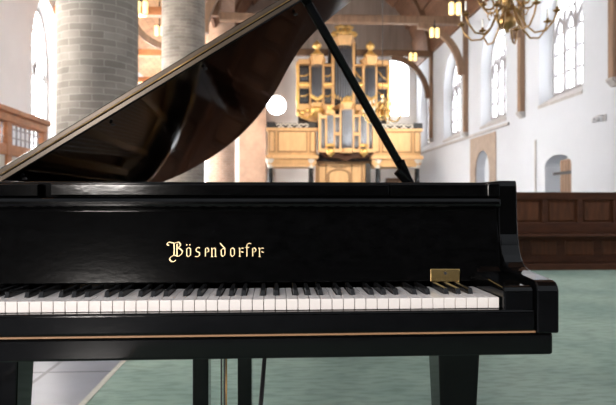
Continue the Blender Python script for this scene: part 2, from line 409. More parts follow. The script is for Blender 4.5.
# ------------------------------------------------------------------ trusses and wall posts
def post(Y, label, group=None, zb=3.95):
    t = empty('wall_post', label, 'post', (XR, Y, 0))
    MB().box(-.18, 0, -.12, .12, zb, 8.75).build('shaft', M['oak_post'], t, bevel=.02)
    MB().prism([(-.22, zb), (-.22, zb-.06), (-.1, zb-.2), (0, zb-.2), (0, zb)], lambda a, b: (a, -.15, b), lambda a, b: (a, .15, b)).build('corbel', M['stone_sill'], t, bevel=.02)
post(14.05, 'brown timber wall post on a grey corbel at the right border of the photo')
post(19.5, 'brown timber wall post just left of the largest window, ending in a corbel')
post(25.3, 'brown timber wall post between the second and third windows of the right wall')
post(31.0, 'dark timber wall post furthest away on the right wall, beside the organ gallery', zb=4.3)
def truss(Y, label, m, wd=.34):
    t = empty('roof_truss', label, 'roof beam', (0, Y, 0))
    MB().box(-2.3, XR-.02, -wd/2, wd/2, 8.55, 8.88).build('tie_beam', M[m], t, bevel=.03)
    for s, xw in ((1, XR-.27), (-1, -2.25)):
        b = MB(); N = 10; wv = 1.9; hv = 2.1; prev = None; pts = []
        for k in range(N+1):
            a = PI/2*k/N; pts.append((xw-s*wv*(1-math.cos(a)), 8.5-hv*(1-math.sin(a))))
        for k in range(N):
            (x0, z0), (x1, z1) = pts[k], pts[k+1]
            b.beam((x0, 0, z0), (x1, 0, z1), .26, .24, (0,1,0))
        b.build('curved_brace', M[m], t)
    for sgn in (1,):
        b = MB(); pts = [(xc-(rr-.12)*math.cos(PI*k/20), 8.75+(rr-.12)*math.sin(PI*k/20)) for k in range(21)]
        for k in range(20): b.beam((pts[k][0], 0, pts[k][1]), (pts[k+1][0], 0, pts[k+1][1]), .3, .25, (0,1,0))
        b.build('vault_rib', M['oak_dark'], t)
truss(25.3, 'nearest brown roof truss with curved braces crossing above the organ', 'oak_post')
truss(31.0, 'dark roof truss right behind the top of the organ', 'oak_dark', .3)
truss(19.5, 'roof truss nearest the viewer, above the hanging chandeliers', 'oak_post')
for k, (Y, lb) in enumerate(((19.6, 'orange-brown aisle beam nearest the viewer between the two front columns'), (25.0, 'lower looking orange-brown aisle beam further back between the two front columns'), (30.5, 'furthest aisle beam below the planked aisle ceiling'))):
    t = empty('aisle_beam', lb, 'roof beam', (0, Y, 0))
    MB().box(XL, -3.0, -.16, .16, 6.95, 7.22).build('tie_beam', M['screen_wood'], t, bevel=.03)
    b = MB(); pts = [(-3.1-1.5*math.sin(a*PI/16), 5.9+1.3*(1-math.cos(a*PI/16))) for a in range(9)]
    for j in range(8): b.beam((pts[j][0],0,pts[j][1]), (pts[j+1][0],0,pts[j+1][1]), .2, .18, (0,1,0))
    b.build('curved_brace', M['oak_post'], t)

# twin brass spotlights on the trusses
def spot(px, py, Y, zc, label, aim=None, power=0):
    p = at(px, py, Y)
    t = empty('twin_spotlight', label, 'spotlight', p, 'pairs of glowing brass spotlights under the roof')
    MB().box(-.2, .2, -.03, .03, .2, .25).box(-.02, .02, -.02, .02, .24, max(.3, zc-p.z)).build('bracket', M['black_paint'], t)
    for s in (-1, 1):
        MB().lathe([(.075, -.18), (.085, -.16), (.085, .18), (.06, .22)], 14, (s*.12, 0, 0)).build('lamp', M['lamp_glow'], t)
    if aim:
        d = bpy.data.lights.new('spotlight_beam', 'SPOT'); d.energy = power; d.color = (1, .86, .66); d.spot_size = math.radians(50); d.spot_blend = .8; d.shadow_soft_size = .15
        o = bpy.data.objects.new('spotlight_beam', d); C.objects.link(o); o.parent = t; o.location = (0, 0, -.25)
        o.rotation_euler = (Vector(aim)-p).to_track_quat('-Z', 'Y').to_euler()
spot(455, 9, 19.5, 8.6, 'topmost pair of glowing brass spotlights, just left of the near chandelier', (3.6, 30, 5.5), 2300)
spot(434.5, 33, 25.14, 8.7, 'middle pair of glowing brass spotlights under the curved brace')
spot(413, 57, 30.86, 8.7, 'lowest pair of glowing brass spotlights, right of the organ')
spot(141.5, 8, 19.45, 9.5, 'pair of glowing brass spotlights in the aisle, touching the front column', (-5, 26, 9), 900)
spot(159.5, 31, 24.8, 9.3, 'pair of glowing brass spotlights in the aisle, beside the second column')

# ------------------------------------------------------------------ organ gallery
OY = 30.0
oc_ = at(343.5, 160, OY); OX = oc_.x
KX = (at(393.5, 160, OY).x - at(293.5, 160, OY).x)/100
KZ = at(343.5, 100, OY).z - at(343.5, 101, OY).z
def ox(px): return (px-343.5)*KX
def oz(py): return EYE.z + (202.5-py)*KZ
gal = empty('organ_gallery', 'golden wooden gallery with panelled parapets carrying the organ', 'gallery', (OX, OY, 0))
for s, (a, b) in ((-1, (268.5, 316)), (1, (371.5, 420))):
    x0, x1 = ox(a), ox(b)
    MB().box(x0, x1, -.30, .0, oz(158), oz(129.5)).build('parapet', M['gold_oak'], gal, bevel=.02)
    pan = MB(); ws = x1-x0
    for k, (u0, u1) in enumerate(((.02,.14), (.2,.8), (.86,.98))):
        pan.box(x0+ws*u0+.05, x0+ws*u1-.03, -.36, -.30, oz(152), oz(133))
    pan.build('parapet_panel', M['gold_oak2'], gal, bevel=.03, seg=1)
    pm_ = MB()
    for u0, u1 in ((.02,.14), (.2,.8), (.86,.98)):
        a_, c_, z0_, z1_ = x0+ws*u0+.0, x0+ws*u1+.02, oz(153), oz(132.3)
        pm_.box(a_, a_+.05, -.335, -.30, z0_, z1_).box(c_-.05, c_, -.335, -.30, z0_, z1_).box(a_, c_, -.335, -.30, z0_, z0_+.05).box(a_, c_, -.335, -.30, z1_-.05, z1_)
    pm_.build('panel_shade_frame', M['oak_shade'], gal)  # thin frames whose dark colour stands in for groove shade
    MB().box(x0-.08, x1+.08, -.42, .0, oz(132), oz(129)).box(x0-.1, x1+.1, -.45, 0, oz(159.5), oz(156)).build('parapet_moulding', M['gold_oak2'], gal, bevel=.03)
    cr = MB().box(x0-.05, x1+.05, -.36, -.28, oz(129), oz(124.5)); cr.box(x0-.06, x0+.36, -.40, -.24, oz(129), oz(123.5)); cr.box(x1-.36, x1+.06, -.40, -.24, oz(129), oz(123.5))
    crest = cr.build('cresting', M['black_paint'], gal)
    sc_ = MB(); n = 7
    for k in range(n):
        cx = x0+.42+(ws-.84)*(k+.5)/n; cz = (oz(129)+oz(124.5))/2
        sc_.tube([(cx+.11*math.cos(a*PI/5)*(1 if k%2 else -1), -.38, cz+.075*math.sin(a*PI/5)) for a in range(9)], .034, 5)
    sc_.build('scrollwork', M['cream'], crest)
    MB().box(x0, x1, -.3, 3.5, oz(165), oz(159)).build('gallery_floor', M['gold_oak'], gal)
    MB().box(x0+.1, x1-.1, -.25, -.1, oz(167), oz(163)).build('soffit_beam', M['gold_oak2'], gal)
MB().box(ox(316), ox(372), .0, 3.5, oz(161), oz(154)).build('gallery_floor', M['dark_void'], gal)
pw = MB().box(ox(316), ox(371), .35, .5, 0, oz(158))
bk = pw.build('lower_panelling', M['gold_oak2'], gal)
da = round_arch(ox(339.5), 25*KX, 0, oz(175), 6.5*KZ)
MB().prism(da, lambda a, b: (a, .24, b), lambda a, b: (a, .36, b)).build('arched_doorway', M['oak_shade'], gal)
da2 = round_arch(ox(339.5), 19*KX, 0, oz(175), 4.5*KZ)
MB().prism(da2, lambda a, b: (a, .20, b), lambda a, b: (a, .26, b)).build('arched_door', M['gold_oak2'], gal, bevel=.04, seg=1)
fr = MB()
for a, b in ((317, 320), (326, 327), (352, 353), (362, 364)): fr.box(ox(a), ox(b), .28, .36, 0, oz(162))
fr.box(ox(316), ox(371), .26, .36, oz(163.5), oz(160)); fr.build('panel_shade_frame', M['oak_shade'], gal)
MB().box(ox(366.5), ox(371), .1, .34, 0, oz(163)).build('dark_pilaster', M['black_paint'], gal)
def gcol(px, label):
    t = empty('gallery_column', label, 'column', (OX+ox(px), OY-.12, 0), 'marble columns under the organ gallery')
    MB().lathe([(.13, .35), (.145, 1.2), (.12, oz(168))], 20).build('shaft', M['marble'], t)
    MB().lathe([(.13, oz(168.5)), (.15, oz(167)), (.14, oz(166)), (.24, oz(161.5)), (.26, oz(160)), (.26, oz(159.6))], 12).build('capital', M['cream'], t)
    MB().box(-.2, .2, -.2, .2, 0, .3).lathe([(.2, .3), (.16, .36), (.14, .4)], 20).build('base', M['marble'], t)
gcol(271, 'black marble column under the left outer corner of the gallery')
gcol(311, 'black marble column just left of the arched organ doorway')
gcol(377.5, 'black marble column with white capital right of the arched organ doorway')
gcol(417, 'marble column under the right outer end of the gallery, beside the prop foot')

# ------------------------------------------------------------------ organ
org = empty('pipe_organ', 'tall gilded oak pipe organ with three towers above the gallery', 'organ', (OX, OY, 0))
def pipe_field(x0, x1, z0, z1, n, y, bulge, m, archy):
    wd = (x1-x0)/n
    for k in range(n):
        u = (k+.5)/n*2-1; cx = x0+wd*(k+.5); yy = y-bulge*math.sqrt(max(0, 1-u*u*.95))
        zf = z0 + archy*(z1-z0)*(abs(u))*.5
        r = wd*.36
        b = MB().lathe([(r*.25, z0-.02), (r, zf+(z1-z0)*.12), (r, z1)], 10, (cx, yy, 0))
        mz = zf+(z1-z0)*.13
        b.box(cx-r*.5, cx+r*.5, yy-r*1.12, yy-r*.6, mz, mz+r*1.3)
        b.build('pipe', M[m], org)
def body(x0, x1, y0, y1, z0, z1, m='gold_oak', name='case', bv=.02): return MB().box(x0, x1, y0, y1, z0, z1).build(name, M[m], org, bevel=bv)
def polybox(cx, hw, dep, z0, z1, y=0, tap=0):   # half-hexagon solid projecting towards the viewer
    def pts(h, d): return [(cx-h, y), (cx-h*.55, y-d), (cx+h*.55, y-d), (cx+h, y)]
    return pts(hw, dep), pts(hw+tap, dep+tap), z0, z1
def add_poly(b, cx, hw, dep, z0, z1, y=0, tap=0):
    p, q, _, _ = polybox(cx, hw, dep, z0, z1, y, tap)
    a = [b.bm.verts.new((x, yy, z0)) for x, yy in p]; c = [b.bm.verts.new((x, yy, z1)) for x, yy in q]
    b.bm.faces.new(a[::-1]); b.bm.faces.new(c)
    for i in range(4): b.bm.faces.new((a[i], a[(i+1)%4], c[(i+1)%4], c[i]))
# dark interior and outer frame of the main case
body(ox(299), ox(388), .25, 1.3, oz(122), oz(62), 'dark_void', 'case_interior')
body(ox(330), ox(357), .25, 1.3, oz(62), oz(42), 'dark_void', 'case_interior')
def pil(px, w, y0, y1, yf=-.02, m='gold_oak'): return (ox(px-w/2), ox(px+w/2), yf, .3, oz(y0), oz(y1))
b = MB()
for s in (-1, 1):
    for off, w, y0, y1 in ((45.5, 3.2, 112, 62), (33, 2.2, 108, 66), (20.2, 2.4, 108, 60), (10.3, 3.0, 108, 42)):
        b.box(*pil(343.5+s*off, w, y0, y1))
b.build('case_upright', M['gold_oak'], org, bevel=.02)
for s in (-1, 1):
    # side wing hanging out beyond the tower
    pts = [(ox(343.5+s*46), oz(112)), (ox(343.5+s*47.5), oz(100)), (ox(343.5+s*46.5), oz(80)), (ox(343.5+s*47.5), oz(66)), (ox(343.5+s*45), oz(64)), (ox(343.5+s*44), oz(112))]
    MB().prism(pts, lambda a, b_: (a, -.05, b_), lambda a, b_: (a, .3, b_)).build('carved_wing', M['gilt'], org, bevel=.02)
# fields
for s in (-1, 1):
    for (o0, o1) in ((35, 43), (12.2, 18.6)):
        a, c2 = sorted((ox(343.5+s*o0), ox(343.5+s*o1)))
        pipe_field(a, c2, oz(82), oz(67.5), 4, .12, 0, 'tin', .3)
        pipe_field(a, c2, oz(104), oz(88.5), 4, .12, 0, 'tin', .3)
        MB().box(a-.02, c2+.02, -.06, .2, oz(88.5), oz(82.5)).build('field_transom', M['gold_oak'], org, bevel=.02)
        g = MB()
        for zz in (85.5, ):
            for k in range(4): g.lathe([(.0,-.1), (.11,-.05), (.13,.03), (.06,.1), (0,.12)], 8, (a+(c2-a)*(k+.5)/4, -.1, oz(zz)))
        for zz in (74, 94):   # slanting gilt band crossing the field
            g.tube([(a, -.06, oz(zz)+.12*s), ((a+c2)/2, -.1, oz(zz+3)), (c2, -.06, oz(zz+3)-.12*s)], .035, 6)
        g.build('gilt_carving', M['gilt'], org)
    a = 343.5+s*26.5
    pipe_field(ox(a-5.2), ox(a+5.2), oz(104), oz(64.5), 5, .05, .42, 'tin', .5)
pipe_field(ox(334.8), ox(352.2), oz(106), oz(44), 7, .05, .5, 'tin', .35)
# tower tops: stepped cornices
def cornice(px, hw, ytop, ybot, dep, name='cornice'):
    b = MB(); n = 4; z0, z1 = oz(ybot), oz(ytop)
    for k in range(n):
        t0 = z0+(z1-z0)*k/n; add_poly(b, ox(px), (hw+k*.75)*KX, dep+k*.05, t0, t0+(z1-z0)/n*1.02, .35, .03)
    return b.build(name, M['gold_oak'], org, bevel=.012, seg=1)
for s in (-1, 1):
    cornice(343.5+s*26.5, 7.0, 58.5, 66.5, .85)
    cx = ox(343.5+s*26.5)
    MB().lathe([(.34, oz(56.5)), (.34, oz(55.5)), (.22, oz(54)), (.12, oz(51.5)), (.10, oz(50)), (.20, oz(48.5)), (.24, oz(46.5)), (.19, oz(44.5)), (.06, oz(43)), (.04, oz(41.5)), (0, oz(41))], 16, (cx, -.1, 0)).build('finial', M['gilt'], org)
    for off, y0 in ((38.5, 65), (15.5, 66)):   # cornice over the flats
        MB().box(ox(343.5+s*off-6.6), ox(343.5+s*off+6.6), -.15, .4, oz(y0), oz(y0-5) if off > 20 else oz(y0-1.5)).build('cornice', M['gold_oak'], org, bevel=.04)
cornice(343.5, 10.2, 39.0, 47.5, .95)
# carved crest on the centre
cr = MB()
for s in (-1, 1):
    cr.tube([(s*.05, -.3, oz(38.2)), (s*.42, -.3, oz(37.7)), (s*.50, -.3, oz(34.7)), (s*.30, -.3, oz(33.7)), (s*.28, -.3, oz(31.2)), (s*.42, -.3, oz(29.7)), (s*.2, -.3, oz(28.2)), (0, -.3, oz(28.7))], .10, 8)
    cr.tube([(s*.5, -.3, oz(38.2)), (s*.62, -.3, oz(35.7)), (s*.50, -.3, oz(33.7))], .075, 8)
    cr.tube([(s*.15, -.3, oz(36.2)), (s*.22, -.3, oz(34.2)), (s*.05, -.3, oz(31.2))], .08, 8)
cr.lathe([(0, oz(37.2)), (.16, oz(35.7)), (.18, oz(33.2)), (.1, oz(30.2)), (0, oz(29.2))], 10, (0, -.28, 0))
cr.build('carved_crest', M['gilt'], org)
# pelmets and bulging corbels under the towers
for s, off, hw, dz in ((-1, 26.5, 6.5, 0), (1, 26.5, 6.5, 0)):
    cx = ox(343.5+s*off)
    b = MB(); add_poly(b, cx, hw*KX, .80, oz(108), oz(104), .35, .06); b.build('tower_base', M['gold_oak'], org, bevel=.015, seg=1)
    MB().lathe([(0, oz(119)), (.08, oz(118)), (.12, oz(116.5)), (.28, oz(114)), (.36, oz(111)), (.33, oz(108))], 14, (cx, -.05, 0)).build('corbel', M['gilt'], org)
b = MB(); add_poly(b, 0, 9.3*KX, .9, oz(110), oz(106), .35, .06); b.build('tower_base', M['gold_oak'], org, bevel=.015, seg=1)
for s in (-1, 1):
    pts = [(ox(343.5+s*47), oz(108)), (ox(343.5+s*47), oz(112)), (ox(343.5+s*42), oz(118)), (ox(343.5+s*33), oz(121)), (ox(343.5+s*12), oz(124)), (ox(343.5+s*12), oz(104)), (ox(343.5+s*46), oz(104))]
    MB().prism(pts, lambda a, b_: (a, .0, b_), lambda a, b_: (a, .4, b_)).build('case_apron', M['gold_oak'], org, bevel=.03)
    g = MB()
    for k in range(8):
        t = k/7; g.lathe([(0,-.12), (.1,-.06), (.12,.05), (.05,.12), (0,.13)], 8, (ox(343.5+s*(14+t*31)), -.06, oz(113+2.2*math.sin(k*2.1))))
    g.tube([(ox(343.5+s*46), -.05, oz(110)), (ox(343.5+s*43.5), -.1, oz(116)), (ox(343.5+s*37), -.1, oz(119)), (ox(343.5+s*33), -.1, oz(116.5))], .07, 7)
    g.build('gilt_carving', M['gilt'], org)
for dx, hw in ((-26.5, 5.2), (26.5, 5.2), (0, 8.5)):   # pierced gilt ornament at the pipe feet
    g = MB()
    for k in range(7):
        u = k/6*2-1; g.lathe([(0,-.13), (.07,-.05), (.09,.04), (.03,.12), (0,.13)], 7, (ox(343.5+dx+u*hw), -.42+.28*abs(u), oz(101.5-4.5*abs(u))))
    g.build('gilt_carving', M['gilt'], org)
# positive (small case) projecting over the parapet
PY = -.75
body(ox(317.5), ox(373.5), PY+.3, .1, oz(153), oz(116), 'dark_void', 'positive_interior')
RC = 345.3
for s in (-1, 1):
    for off, w, y0, y1 in ((26.5, 2.6, 153, 115), (20.3, 1.8, 153, 114), (12.4, 1.8, 153, 114), (6.3, 1.8, 153, 111)):
        MB().box(ox(RC+s*off-w/2), ox(RC+s*off+w/2), PY, PY+.35, oz(y0), oz(y1)).build('positive_upright', M['gold_oak2'], org, bevel=.015)
    a = RC+s*16.3
    pipe_field(ox(a-3.0), ox(a+3.0), oz(149.5), oz(118), 5, PY+.12, .28, 'tin_bright', .3)
    c3 = RC+s*9.2
    pipe_field(ox(c3-2.4), ox(c3+2.4), oz(134), oz(119.5), 3, PY+.16, 0, 'tin_bright', .3)
    pipe_field(ox(c3-2.4), ox(c3+2.4), oz(149), oz(137), 3, PY+.16, 0, 'tin_bright', .3)
    c4 = RC+s*23.2
    pipe_field(ox(c4-2.0), ox(c4+2.0), oz(149), oz(121), 3, PY+.16, 0, 'tin_bright', .3)
    b = MB(); add_poly(b, ox(a), 4.0*KX, .38, oz(117.5), oz(113.5), PY+.2, .08); b.build('tower_cornice', M['gold_oak2'], org, bevel=.02); b = MB(); b.box(ox(c4-3.6), ox(c4+3.6), PY-.05, PY+.4, oz(120.5), oz(117.5)); b.box(ox(c3-3), ox(c3+3), PY-.03, PY+.4, oz(119), oz(116.5))
    b.box(ox(c3-2.6), ox(c3+2.6), PY-.04, PY+.3, oz(137), oz(134)); b.build('positive_cornice', M['gold_oak2'], org, bevel=.02)
    MB().lathe([(.2, oz(113.5)), (.12, oz(112)), (.1, oz(111)), (.17, oz(110)), (.15, oz(108.6)), (.05, oz(107.6)), (0, oz(107))], 12, (ox(a), PY-.05, 0)).build('finial', M['gilt'], org)
    MB().lathe([(0, oz(158.5)), (.08, oz(157)), (.2, oz(155)), (.22, oz(153)), (.2, oz(150.5))], 12, (ox(a), PY-.02, 0)).build('corbel', M['gilt'], org)
    g = MB()
    for k in range(5): g.lathe([(0,-.1), (.06,-.03), (.07,.04), (0,.1)], 7, (ox(a-3+k*1.5), PY-.2+.07*abs(k-2), oz(147)))
    g.build('gilt_carving', M['gilt'], org)
pipe_field(ox(RC-5.0), ox(RC+5.0), oz(150), oz(112.5), 7, PY+.1, .38, 'tin_bright', .2)
b = MB(); add_poly(b, ox(RC), 6.2*KX, .48, oz(112), oz(109.5), PY+.2, .04); add_poly(b, ox(RC), 7.0*KX, .55, oz(109.5), oz(106.5), PY+.2, .08); b.build('positive_cornice', M['gold_oak2'], org, bevel=.02)
MB().lathe([(.34, oz(106.5)), (.3, oz(104.5)), (.16, oz(102.5)), (.2, oz(101.2)), (.1, oz(99.5)), (0, oz(98.8))], 14, (ox(RC), PY-.1, 0)).build('finial', M['gilt'], org)
b = MB(); b.box(ox(317.3), ox(373.3), PY-.06, PY+.5, oz(153.5), oz(150)); add_poly(b, ox(RC), 6.4*KX, .5, oz(154.5), oz(150), PY+.2, .05)
b.build('positive_sill', M['gold_oak2'], org, bevel=.02)
MB().prism([(ox(319), oz(153.5)), (ox(372), oz(153.5)), (ox(366), oz(158)), (ox(352), oz(159)), (ox(345), oz(162)), (ox(338), oz(159)), (ox(325), oz(158))], lambda a, b_: (a, PY+.1, b_), lambda a, b_: (a, .1, b_)).build('positive_underside', M['oak_pew'], org)

# ------------------------------------------------------------------ chandeliers
def chandelier(p, label, Zc, R=.62, f=1.0, metal='bronze'):
    t = empty('brass_chandelier', label, 'chandelier', p, 'brass candle chandeliers')
    # stem with balls; origin at the centre of the lower ball
    MB().lathe([(0,-.16), (.03,-.14), (.02,-.11), (.10,-.07), (.13,0), (.10,.08), (.04,.12), (.05,.17), (.03,.21), (.075,.26), (.085,.31), (.05,.36), (.03,.42), (.06,.47), (.07,.52), (.04,.57), (.025,.62), (.05,.68), (.03,.74), (.015,.8)], 20).build('stem', M[metal], t)
    MB().tube([(0,0,.8), (0,0,Zc-p[2])], .012, 6).build('suspension_rod', M['black_paint'], t)
    for tier, (rad, z0, n, ph) in enumerate(((R, -.02, 8, .2), (R*.62, .30, 8, .6))):
        for k in range(n):
            a = 2*PI*k/n+ph; ca, sa = math.cos(a), math.sin(a)
            prof = [(.04, .16), (.14, .22), (.25, .12), (.38, -.06), (.56, -.17), (.78, -.16), (.93, -.05), (1.0, .06)]
            pts = [(rad*u*ca, rad*u*sa, z0+v*(rad/.62)) for u, v in prof]
            ar = MB().tube(pts, .014*f, 6).tube([(rad*.25*ca, rad*.25*sa, z0+.10), (rad*.33*ca, rad*.33*sa, z0+.2), (rad*.43*ca, rad*.43*sa, z0+.15), (rad*.38*ca, rad*.38*sa, z0+.08)], .009*f, 5).build('arm', M[metal], t)
            zt = pts[-1][2]
            MB().lathe([(.012, zt-.01), (.055*f, zt+.01), (.06*f, zt+.02), (.018, zt+.03), (.022, zt+.06), (.012, zt+.065)], 12, (rad*ca, rad*sa, 0)).build('drip_pan', M[metal], ar)
            MB().lathe([(.014*f, zt+.05), (.013*f, zt+.19), (.004, zt+.195)], 10, (rad*ca, rad*sa, 0)).build('candle', M['candle'], ar)
p1 = at(507.5, 22, 8.35)
chandelier(p1, 'large brass chandelier with white candles hanging nearest, cut by the top border', 10.5, .66)
p2 = at(382.5, 116, 20.0)
chandelier(p2, 'smaller looking brass chandelier hanging far off in front of the organ', 12.5, .66, 1.5, 'brass')

# ------------------------------------------------------------------ pew
pew = empty('church_pew', 'long dark brown panelled wooden pew on the carpet right of the piano', 'pew')
PYW = at(560, 230, 8.25).y; fx = lambda px: at(px, 230, PYW).x
kz = lambda py: EYE.z+(202.5-py)*(PYW*1.0+.25)/FPX
X0, X1 = fx(330), fx(655)
zt = kz(192)
MB().hexa([(X0,PYW+.10,kz(200)), (X1,PYW+.10,kz(200)), (X1,PYW+.2,kz(200)), (X0,PYW+.2,kz(200))], [(X0,PYW+.09,zt), (X1,PYW+.09,zt), (X1,PYW+.24,zt), (X0,PYW+.24,zt)]).build('top_rail', M['oak_pew'], pew, bevel=.012)
MB().box(X0, X1, PYW+.08, PYW+.2, kz(233), kz(222.5)).build('lower_back_rail', M['oak_pew'], pew, bevel=.008)
MB().box(X0, X1, PYW+.15, PYW+.19, kz(223), kz(199)).build('back_board', M['oak_pew2'], pew)
stiles = [fx(q) for q in (338, 373.5, 409, 444, 479, 513.5, 548.5, 584, 620, 655)]
for a, b_ in zip(stiles[:-1], stiles[1:]):
    MB().box(a+.07, b_-.07, PYW+.125, PYW+.17, kz(221.5), kz(201.5)).build('back_panel', M['oak_pew2'], pew, bevel=.015, seg=1)
for q in stiles: MB().box(q-.035, q+.035, PYW+.10, PYW+.19, kz(223.5), kz(199.5)).build('stile', M['oak_pew'], pew, bevel=.006)
MB().box(X0, X1, PYW-.32, PYW+.2, kz(235.5), kz(233.2)).build('seat', M['oak_pew'], pew, bevel=.008)
MB().box(X0, X1, PYW-.02, PYW+.02, .05, kz(235)).build('lower_board', M['oak_pew'], pew)
low = [fx(q) for q in (358, 394, 430, 462, 494, 526, 560, 597, 634)]
for a, b_ in zip(low[:-1], low[1:]):
    MB().box(a+.06, b_-.06, PYW-.035, PYW, kz(255), kz(240)).build('lower_panel', M['oak_pew2'], pew, bevel=.012, seg=1)
MB().box(X0, X1, PYW-.30, PYW+.2, .012, .10).build('plinth', M['oak_pew'], pew, bevel=.01)

for k in range(7):      # the rows behind the front pew, mirrored in the underside of the lid
    c_ = copy_tree(pew); c_.location.y = .95*(k+1); c_['label'] = 'dark wooden pew in the rows hidden behind the front pew, seen mirrored in the lid'; c_['group'] = 'rows of pews behind the front pew'
for k in range(6):
    c_ = copy_tree(pew); c_.location = (-5.1, .95*k, 0); c_['label'] = 'dark wooden pew hidden behind the piano, seen mirrored in the lid'; c_['group'] = 'rows of pews behind the piano'

# ------------------------------------------------------------------ glazed partition at left
gp = empty('glazed_partition', 'orange-brown wooden glazed partition at the left border beside the white wall', 'partition')
GX = -4.8
ye = atx(43, 140, GX).y; zz = lambda px, py: atx(px, py, GX).z
zt = zz(43, 122); ys = 8.0
MB().box(GX-.14, GX+.14, ys, ye+.08, zt-.08, zt+.02).box(GX-.08, GX+.10, ys, ye, zt-.24, zt-.08).build('top_rail', M['screen_wood'], gp, bevel=.02)
MB().box(GX-.07, GX+.07, ys, ye, 1.78, 1.98).build('middle_rail', M['screen_wood'], gp, bevel=.01)
for y in (ye-.08, ye-1.75, ys+.1): MB().box(GX-.08, GX+.08, y-.09, y+.09, 0, zt-.1).build('post', M['screen_wood'], gp, bevel=.01)
g = MB(); y = ye-.3
while y > ys: g.box(GX-.015, GX+.015, y-.014, y+.014, 1.95, zt-.2); y -= .2
for z in (2.12, 2.28): g.box(GX-.012, GX+.012, ys, ye, z-.01, z+.01)
g.build('glazing_bar', M['lead'], gp)
pm = mat('cream_board', (.72,.66,.58), .6)
MB().box(GX-.03, GX+.03, ys, ye, .02, 1.8).build('lower_board', pm, gp)
gl = mat('clear_glass', (.9,.95,1), .05); gl.node_tree.nodes['Principled BSDF'].inputs['Transmission Weight'].default_value = 1; gl.node_tree.nodes['Principled BSDF'].inputs['IOR'].default_value = 1.1
MB().box(GX-.004, GX+.004, ys, ye, 1.97, zt-.2).build('glass', gl, gp)
# small things on the walls
p = atx(605, 118, XR)
wl = empty('wall_lamp', 'small grey fixture with two arms on the white wall at far right', 'wall lamp', (XR, p.y, p.z))
MB().box(-.03, 0, -.08, .08, -.09, .09).build('wall_plate', M['grey_plastic'], wl, bevel=.01)
MB().tube([(-.02, 0, .05), (-.14, .02, .07), (-.14, .26, .05)], .016, 6).build('arm', M['grey_plastic'], wl)
for y, z in ((.27, -.02), (.10, -.02)): MB().lathe([(.02, .06), (.045, .02), (.055, -.06)], 12, (-.14, y, z)).build('lamp_head', M['grey_plastic'], wl)
p = atx(536, 140, XR)
cd = MB().box(XR-.03, XR, p.y-.04, p.y+.04, 0, p.z).build('wall_conduit', M['stone_sill']); tag(cd, 'thin grey vertical strip on the white wall left of the door niche', 'conduit')
# chairs in the distance beneath the gallery
def dist_chair(px, Y, label):
    q = at(px, 200, Y); t = empty('rush_chair', label, 'chair', (q.x, Y, 0), 'wooden chairs under the gallery')
    MB().box(-.23, .23, -.22, .22, .43, .47).build('seat', M['rush'], t)
    MB().box(-.22, .22, .2, .24, .95, 1.12).box(-.22, .22, .2, .24, .62, .7).build('backrest', M['rush'], t)
    for a in (-1, 1):
        for b_ in (-1, 1): MB().box(a*.21-.02, a*.21+.02, b_*.21-.02, b_*.21+.02, 0, .45 if b_ < 0 else 1.15).build('leg', M['rush'], t)
dist_chair(286, 29.4, 'brown chair far away between the two left gallery columns')
dist_chair(264, 27.0, 'brown chair far away just left of the gallery')
def cabinet(px0, px1, pyt, Y, label):
    a, b_ = at(px0, pyt, Y), at(px1, pyt, Y)
    t = empty('low_cabinet', label, 'cabinet', ((a.x+b_.x)/2, Y, 0)); hw = (b_.x-a.x)/2
    MB().box(-hw, hw, 0, .5, .0, a.z).build('body', M['oak_dark'], t, bevel=.02)
    for s in (-1, 1): d = MB().box(s*hw*.5-hw*.42, s*hw*.5+hw*.42, -.03, 0, .15, a.z-.12).build('door', M['oak_post'], t); MB().lathe([(0,-.03), (.03,0), (0,.03)], 8, (s*hw*.15, -.04, a.z*.55)).build('handle', M['brass'], d)
cabinet(387, 408, 178, 31.5, 'dark cabinet in the shade beneath the right part of the gallery')

# ------------------------------------------------------------------ GRAND PIANO   (origin under the front edge of the keys)
PO = Vector((0, 1.239, 0))
pn_ = empty('grand_piano', 'black lacquered concert grand piano with raised lid, standing on the carpet', 'piano', PO)
KR, KL = .475, -.747           # right and left ends of the keyboard
XO, XI = .590, -.862           # outer faces of the case
Q = 'lacquer'
# plan of the bent side, from the treble front round the tail to the bass front
plan = [(.59,1.12), (.565,1.22), (.50,1.33), (.42,1.45), (.345,1.62), (.29,1.82), (.235,2.08), (.165,2.36), (.06,2.66), (-.06,2.87), (-.20,3.02), (-.36,3.08), (-.52,3.08), (-.66,3.02), (-.77,2.90), (-.835,2.74), (-.862,2.55)]
def smooth(pts, it=2):
    for _ in range(it):
        q = [pts[0]]
        for a, b_ in zip(pts[:-1], pts[1:]):
            q.append((a[0]*.75+b_[0]*.25, a[1]*.75+b_[1]*.25)); q.append((a[0]*.25+b_[0]*.75, a[1]*.25+b_[1]*.75))
        q.append(pts[-1]); pts = q
    return pts
curve = smooth(plan)
def offset_open(pts, d):
    out = []
    for i, p in enumerate(pts):
        a = Vector(pts[max(i-1, 0)]); b_ = Vector(pts[min(i+1, len(pts)-1)]); t = (b_-a).normalized()
        out.append((p[0]-t.y*d, p[1]+t.x*d))
    return out
rim_out = [(XO, .19)] + curve + [(XI, .19)]
rim_in = offset_open(rim_out, .045)
# rim
r = MB(); n = len(rim_out); V = []
for (xo, yo), (xi, yi) in zip(rim_out, rim_in):
    V.append([r.bm.verts.new(q) for q in ((xo,yo,.655), (xi,yi,.655), (xi,yi,.988), (xo,yo,.988))])
for i in range(n-1):
    for k in range(4):
        f = r.bm.faces.new((V[i][k], V[i+1][k], V[i+1][(k+1)%4], V[i][(k+1)%4]))
        f.smooth = False
r.bm.faces.new(V[0]); r.bm.faces.new(V[-1][::-1])
r.build('rim', M[Q], pn_, bevel=.003)
